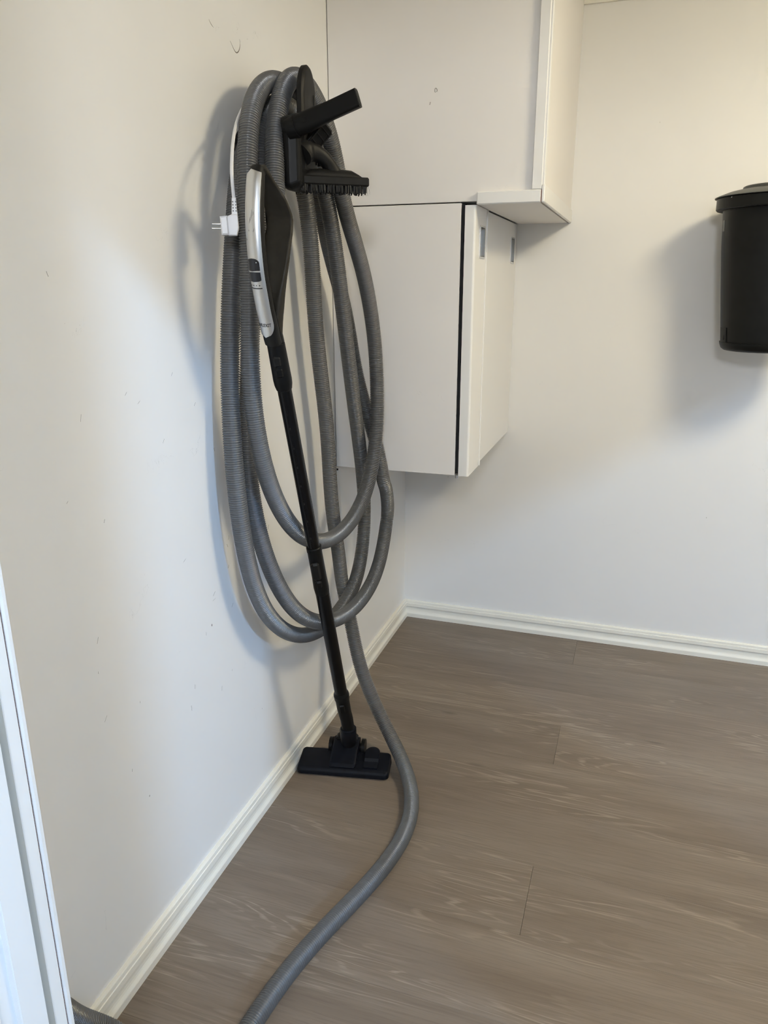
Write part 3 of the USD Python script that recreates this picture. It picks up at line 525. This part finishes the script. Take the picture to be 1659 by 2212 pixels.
for t0, a0, L, da in ((0.235, 0.30, 0.055, -0.10), (0.245, 0.42, 0.022, -0.05), (0.335, -0.05, 0.010, 0.0), (0.330, 0.45, 0.020, -0.12), (0.270, 0.15, 0.035, -0.10), (0.375, -0.40, 0.016, 0.03)):
    ps = np.array([grip_at(t0 + L * s, a0 + da * s, 0.00125)[0] for s in np.linspace(0, 1, 7)])
    scr.append(sweep(ps, tuple(AX), lambda t, a: (0.00055 * math.sin(math.pi * (.1 + .8 * t)) * np.cos(a), 0.00012 * np.sin(a)), 6))
add('scratches', scr, plain('scratch_dark', (0.06, 0.06, 0.055), 0.6), handle, kind='stuff')
# lettering wrapped round the lower end of the cover: a small emblem and the name
def wrap_text(mesh, t0, across0, scale_across):
    V = mesh.vertices.copy(); out = np.zeros_like(V); L = np.linalg.norm(np.diff(GP, axis=0), axis=1).sum()
    for i, (x, y, z) in enumerate(V):
        q, n_, t_, s_ = grip_at(t0 - y / L - 0.10 * x / L * 0, across0 + x / scale_across, 0.0012 + z); out[i] = q
    return trimesh.Trimesh(out, mesh.faces, process=False)
side = 1.0 if GS[150] @ np.array(RIGHT) > 0 else -1.0
txt = meshkit.text_mesh('FLEXIT', 0.0064, 0.0004, bold=True); txt = txt.subdivide(); w_ = txt.bounds[1][0]
txt.vertices[:, 0] += txt.vertices[:, 1] * 0.18
txt.vertices[:, 0] *= side * 0.0218 / w_
em = [prism(Polygon([(0, 0), (0.0019, 0), (0.0015, 0.0058), (-0.0004, 0.0058)]), 0.0004), prism(Polygon([(0.0023, 0), (0.0042, 0), (0.0044, 0.0030), (0.0021, 0.0058)]), 0.0004)]
em = trimesh.util.concatenate(em).subdivide(); em.vertices[:, 0] *= side
tt = t_of(1.3265)
add('lettering', [wrap_text(em, tt, side * -0.62, 0.0210), wrap_text(txt, tt, side * -0.33, 0.0210)], INK, handle, label='black lettering with a small emblem')
# tube below the handle
seg = lambda z0, z1, r0, r1=None: rod(wp(z0), wp(z1), r0, r1, 36)
add('handle_collar', stations([wp(z) for z in (1.335, 1.300, 1.287)], [0.0150, 0.0180, 0.0186], 36), BLACK, wand, smooth=40)
sock = add('upper_socket', stations([wp(z) for z in (1.2855, 1.284, 1.228, 1.208, 1.198, 1.187, 1.186)], [0.0178, 0.0188, 0.0198, 0.0202, 0.0196, 0.0172, 0.0160], 36), BLACK, wand, smooth=40)
def button(z, off, half, c, name, mat, parent, tilt=0.0):
    a = wp(z) + wf * off + wx * tilt; return add(name, obox(a, (wx, wu, wf), half, c), mat, parent)
button(1.252, 0.0175, (0.0085, 0.0120, 0.0045), 0.004, 'release_button', BLACK2, sock, -0.004)
button(1.228, 0.0185, (0.0085, 0.0105, 0.0040), 0.004, 'release_button', BLACK, sock, -0.004)
upper = add('upper_tube', seg(1.200, 0.780, 0.0155), TUBE, wand, smooth=40)
for z in np.arange(0.815, 1.150, 0.0235): add('latch_tooth', obox(wp(z) + wf * 0.0146 - wx * 0.0035, (wx, wu, wf), (0.0022, 0.0100, 0.0009), 0.0005), TUBE, upper)
for z in np.arange(0.820, 1.145, 0.047): add('tube_notch', obox(wp(z) + wf * 0.0151 - wx * 0.0035, (wx, wu, wf), (0.0015, 0.0022, 0.0008), 0.0004), BLACK2, upper)
slv = add('slide_sleeve', stations([wp(z) for z in (0.789, 0.787, 0.776, 0.774, 0.700, 0.668, 0.650, 0.649)], [0.0170, 0.0190, 0.0192, 0.0182, 0.0186, 0.0196, 0.0182, 0.0170], 36), BLACK, wand, smooth=40)
button(0.728, 0.0195, (0.0100, 0.0260, 0.0070), 0.005, 'slide_button', BLACK2, slv, -0.005)
button(0.690, 0.0200, (0.0080, 0.0105, 0.0055), 0.004, 'slide_button', BLACK, slv, -0.004)
add('lower_tube', seg(0.660, 0.300, 0.0178), TUBE, wand, smooth=40)
elbow_pts = [wp(0.310), wp(0.302), wp(0.2985), wp(0.285), wp(0.2835), wp(0.255), wp(0.235), np.array((0.1785, -1.157, 0.205)), np.array((0.180, -1.152, 0.178)), np.array((0.181, -1.150, 0.155))]
elb = add('elbow', stations(elbow_pts, [0.0180, 0.0216, 0.0220, 0.0214, 0.0196, 0.0196, 0.0192, 0.0186, 0.0182, 0.0180], 36), BLACK, wand, smooth=40)
button(0.262, 0.0185, (0.0080, 0.0150, 0.0030), 0.0025, 'release_button', BLACK, elb, -0.005)
# floor nozzle
E1 = unit((0.272, 0.053, 0)); E2 = np.array((-E1[1], E1[0], 0)); EZ = np.array((0, 0, 1.0)); NB = np.array((0.0245, -1.185, 0.0))
def np_(u, v, z): return NB + E1 * u + E2 * v + EZ * z
NL, ND = 0.277, 0.098
def slab(poly_uv, zs, name, mat, parent):
    return None
foot = Polygon([(0, 0), (NL, 0), (NL, ND), (0, ND)]).buffer(-0.014).buffer(0.014, quad_segs=6)
def layer(poly, z, inset, tilt=0.0):
    p = poly.buffer(-inset, quad_segs=6) if inset > 0 else poly
    return [(x, y, z) for x, y in list(p.exterior.coords)[:-1]]
ptsN = []
for z, ins in ((0.0015, 0.004), (0.005, 0.0), (0.013, 0.0)):
    ptsN += [np_(x, y, z) for x, y, z in layer(foot, z, ins)]
for x, y, z in layer(foot, 0.0, 0.006):
    ptsN.append(np_(x, y, np.interp(y, [0, 0.015, ND], [0.020, 0.026, 0.034])))
for x, y, z in layer(foot, 0.0, 0.002):
    ptsN.append(np_(x, y, np.interp(y, [0, 0.015, ND], [0.017, 0.022, 0.030])))
noz = add('floor_nozzle', hull(ptsN), NAVY, wand, smooth=35)
add('sole', hull([np_(x, y, z) for zz in (0.0003, 0.003) for x, y, z in layer(foot, zz, 0.010)]), BLACK, noz)
# joint block over the middle of the head, with a roller each side, and the cuff of the elbow
u0, u1 = 0.098, 0.176
blk = []
for u in (u0, u1):
    for v, z in ((0.022, 0.020), (0.016, 0.030), (0.018, 0.036), (0.060, 0.056), (0.108, 0.067), (0.122, 0.062), (0.124, 0.030), (0.120, 0.012)): blk.append(np_(u, v, z))
for u in (u0 + 0.006, u1 - 0.006):
    for v, z in ((0.011, 0.028), (0.016, 0.038), (0.060, 0.0585), (0.108, 0.070)): blk.append(np_(u, v, z))
add('joint_cover', hull(blk), NAVY, noz, smooth=30)
for u in (u0 - 0.0165, u1 + 0.0055):
    add('roller', rod(np_(u, 0.110, 0.034), np_(u + 0.011, 0.110, 0.034), 0.0265, None, 36), BLACK, noz, smooth=40)
add('roller_axle', rod(np_(u0 - 0.012, 0.110, 0.034), np_(u1 + 0.012, 0.110, 0.034), 0.012), BLACK, noz, smooth=40)
J = np_((u0 + u1) / 2, 0.108, 0.060)
add('swivel', obox(J + EZ * 0.002, (E1, E2, EZ), (0.033, 0.016, 0.013), 0.005), BLACK, noz)
add('cuff', stations([J + EZ * 0.004, J + EZ * 0.030, np.array((0.1815, -1.1490, 0.128)), np.array((0.181, -1.150, 0.168)), np.array((0.181, -1.150, 0.1695))], [0.0245, 0.0235, 0.0232, 0.0230, 0.0195], 36), NAVY, noz, smooth=40)
# pedal to the right of the joint
pu0, pu1 = 0.200, 0.242
ped = []
for u in (pu0, pu1):
    for v, z in ((0.016, 0.022), (0.016, 0.031), (0.038, 0.036)): ped.append(np_(u, v, z))
add('pedal', hull(ped), NAVY, noz)
ped2 = [np_(u, v, z) for u in (pu0, pu1) for v, z in ((0.0405, 0.024), (0.0405, 0.032), (0.048, 0.041), (0.078, 0.048), (0.078, 0.026))]
ped2 += [np_((pu0 + pu1) / 2 + 0.019 * math.cos(t), 0.080 + 0.018 * math.sin(t), z) for t in np.linspace(0, math.pi, 10) for z in (0.028, 0.047)]
add('pedal', hull(ped2), NAVY, noz, smooth=30)

# ------------------------------------------------------------------ white cord and plug hanging beside the hose
plug = thing('power_plug', 'white angled power plug hanging by its cord beside the hose', 'plug', (0.112, -1.545, 1.51))
CP = [(0.0450, -1.2819, 1.7957), (0.0500, -1.3270, 1.7748), (0.0550, -1.3628, 1.7527), (0.0620, -1.3968, 1.7287), (0.0760, -1.4387, 1.6994), (0.0920, -1.4779, 1.6713), (0.1060, -1.5114, 1.6369), (0.1120, -1.5263, 1.6020), (0.1120, -1.5250, 1.5758), (0.1120, -1.5224, 1.5528)]
add('cord', sweep(resample(CP, 60), None, lambda t, a: (0.0034 * np.cos(a), 0.0034 * np.sin(a)), 14), CORDW, plug, smooth=True)
pz = lambda y, z: (0.112, y, z)
px_ = np.array((1.0, 0, 0)); tilt = unit((0, 0.07, -1)); tilt_s = np.cross(tilt, px_)
base = np.array((0.112, -1.5225, 1.563))
PS, PD = unit((0.894, 0.448, 0.0)), unit((0.448, -0.894, 0.0))       # along the pins (away from them), and across the plug
def pg(s, d): return base + PS * s * (0.80 if s < 0 else 0.56) + np.array((0, 0, -1)) * d
def slabp(poly, hx, c):
    P = []
    pol = Polygon(poly)
    for x, ins in ((-hx, c), (-hx + c, 0), (hx - c, 0), (hx, c)):
        for s, d in list(pol.buffer(-ins, join_style=2).exterior.coords)[:-1]: P.append(pg(s, d) + PD * x)
    return hull(P)
SLOT = plain('slot_grey', (0.25, 0.25, 0.25), 0.7)
body = add('plug_body', [slabp([(-0.0075, 0.030), (0.009, 0.030), (0.0110, 0.055), (0.0035, 0.069), (-0.018, 0.069), (-0.020, 0.034)], 0.0105, 0.002),
                         slabp([(-0.036, 0.0345), (-0.018, 0.033), (-0.016, 0.068), (-0.034, 0.0685)], 0.0165, 0.003)], WHITEPL, plug)
add('strain_relief', slabp([(-0.0055, 0.0), (0.0065, 0.0), (0.0092, 0.034), (-0.0085, 0.034)], 0.0065, 0.0015), WHITEPL, body)
for k in range(4):
    for s in (-1, 1):
        add('relief_slot', obox(pg(0.0006 + 0.0042 * s, 0.0074 + 0.0055 * k) + PD * 0.0064, (PS, (0, 0, 1), PD), (0.0013, 0.0013, 0.0005)), SLOT, body)
for d, x in ((0.0475, -0.004), (0.0560, 0.004)):
    add('pin', rod(pg(-0.030, d) + PD * x, pg(-0.057, d) + PD * x, 0.0021, None, 16), STEEL, plug, smooth=40)

# ------------------------------------------------------------------ bin on the back wall
BC = np.array((1.253, -0.194, 0.0))
tb = thing('waste_bin', 'black round plastic bin with a lid mounted on the back wall at the right edge', 'bin', (BC[0], BC[1], 1.19))
prof = [(0, 1.196), (0.100, 1.196), (0.108, 1.198), (0.1165, 1.204), (0.1215, 1.214), (0.1245, 1.245), (0.1395, 1.380), (0.1520, 1.500), (0.161, 1.622), (0.154, 1.622), (0.136, 1.400), (0.115, 1.215), (0, 1.210)]
bucket = add('bucket', lathe(prof, BC, 96), BIN, tb, smooth=35)
add('rim_band', lathe([(0.150, 1.617), (0.1785, 1.617), (0.1815, 1.620), (0.1820, 1.650), (0.150, 1.652)], BC, 96), BIN, tb, smooth=35)
lid = add('lid', lathe([(0, 1.652), (0.150, 1.652), (0.1880, 1.6525), (0.1885, 1.6540), (0.178, 1.6590), (0.150, 1.6690), (0.1120, 1.6770), (0.1105, 1.6835), (0.106, 1.6862), (0.060, 1.6920), (0, 1.694)], BC, 96), LID, tb, smooth=25)
add('base_band', lathe([(0.100, 1.1925), (0.1110, 1.1945), (0.1195, 1.2015), (0.1242, 1.2135), (0.1255, 1.2200), (0.1230, 1.2200), (0.110, 1.200)], BC, 96), BIN, tb, smooth=35)
ca = math.radians(197)
def bp(a, r, z): return BC + np.array((r * math.cos(a), r * math.sin(a), z))
cl = []
for a in np.linspace(ca - 0.17, ca + 0.17, 9):
    for z, r in ((1.199, 0.1155), (1.210, 0.1230), (1.245, 0.1268), (1.266, 0.1290)):
        for dr in (-0.006, 0.0): cl.append(bp(a, r + dr, z))
add('corner_clip', hull(cl), BIN, tb, smooth=30)
add('clip_hole', sweep(np.array([bp(ca + 0.06, 0.1240, 1.236), bp(ca + 0.06, 0.1268, 1.236)]), (0, 0, 1), lambda t, a: (0.0085 * np.cos(a), 0.0035 * np.sin(a)), 16), GAP, tb)
stk = []
for a in (math.radians(186), math.radians(193)):
    for z in (1.556, 1.588):
        for dr in (0.0, 0.0012): stk.append(bp(a, np.interp(z, [1.5, 1.622], [0.152, 0.161]) + dr, z))
add('sticker', hull(stk), STICKER, tb, label='small grey sticker')
p_ = bp(math.radians(215), 0.1820, 1.6475); add('rim_stud', trimesh.creation.icosphere(2, 0.0016).apply_translation(p_), LED, tb)
add('wall_bracket', box((BC[0] - 0.06, -0.052, 1.42), (BC[0] + 0.06, -0.0006, 1.60), 0.004), BIN, tb)

# ------------------------------------------------------------------ ceiling lamp of the room (out of view, lights it)
lamp = thing('ceiling_lamp', 'round opal ceiling lamp to the right, out of the picture', 'lamp', LAMP)
add('lamp_base', lathe([(0, 2.352), (0.20, 2.352), (0.205, 2.356), (0.205, CEILZ - 0.0005), (0, CEILZ - 0.0005)], (LAMP[0], LAMP[1], 0)), plain('lamp_white', (0.8, 0.8, 0.78), 0.4), lamp)
add('shade', lathe([(0, 2.252)] + [(0.23 * math.sin(t), 2.352 - 0.10 * math.cos(t)) for t in np.linspace(0.1, math.pi / 2, 14)] + [(0, 2.352)], (LAMP[0], LAMP[1], 0)), OPAL, lamp, smooth=40)

fill_lamp = thing('hall_lamp', 'added fill lamp in the hall behind the camera, a round opal pendant out of the picture', 'lamp', (1.10, -3.75, 2.02))  # added fill light that brightens the shaft and cabinet panels
add('shade', trimesh.creation.icosphere(3, 0.16).apply_translation((1.10, -3.75, 2.02)), OPAL2, fill_lamp, smooth=True)
add('suspension', rod((1.10, -3.75, 2.17), (1.10, -3.75, HZ), 0.006), CORDW, fill_lamp)
add('ceiling_rose', rod((1.10, -3.75, HZ - 0.03), (1.10, -3.75, HZ - 0.0005), 0.05), CORDW, fill_lamp)
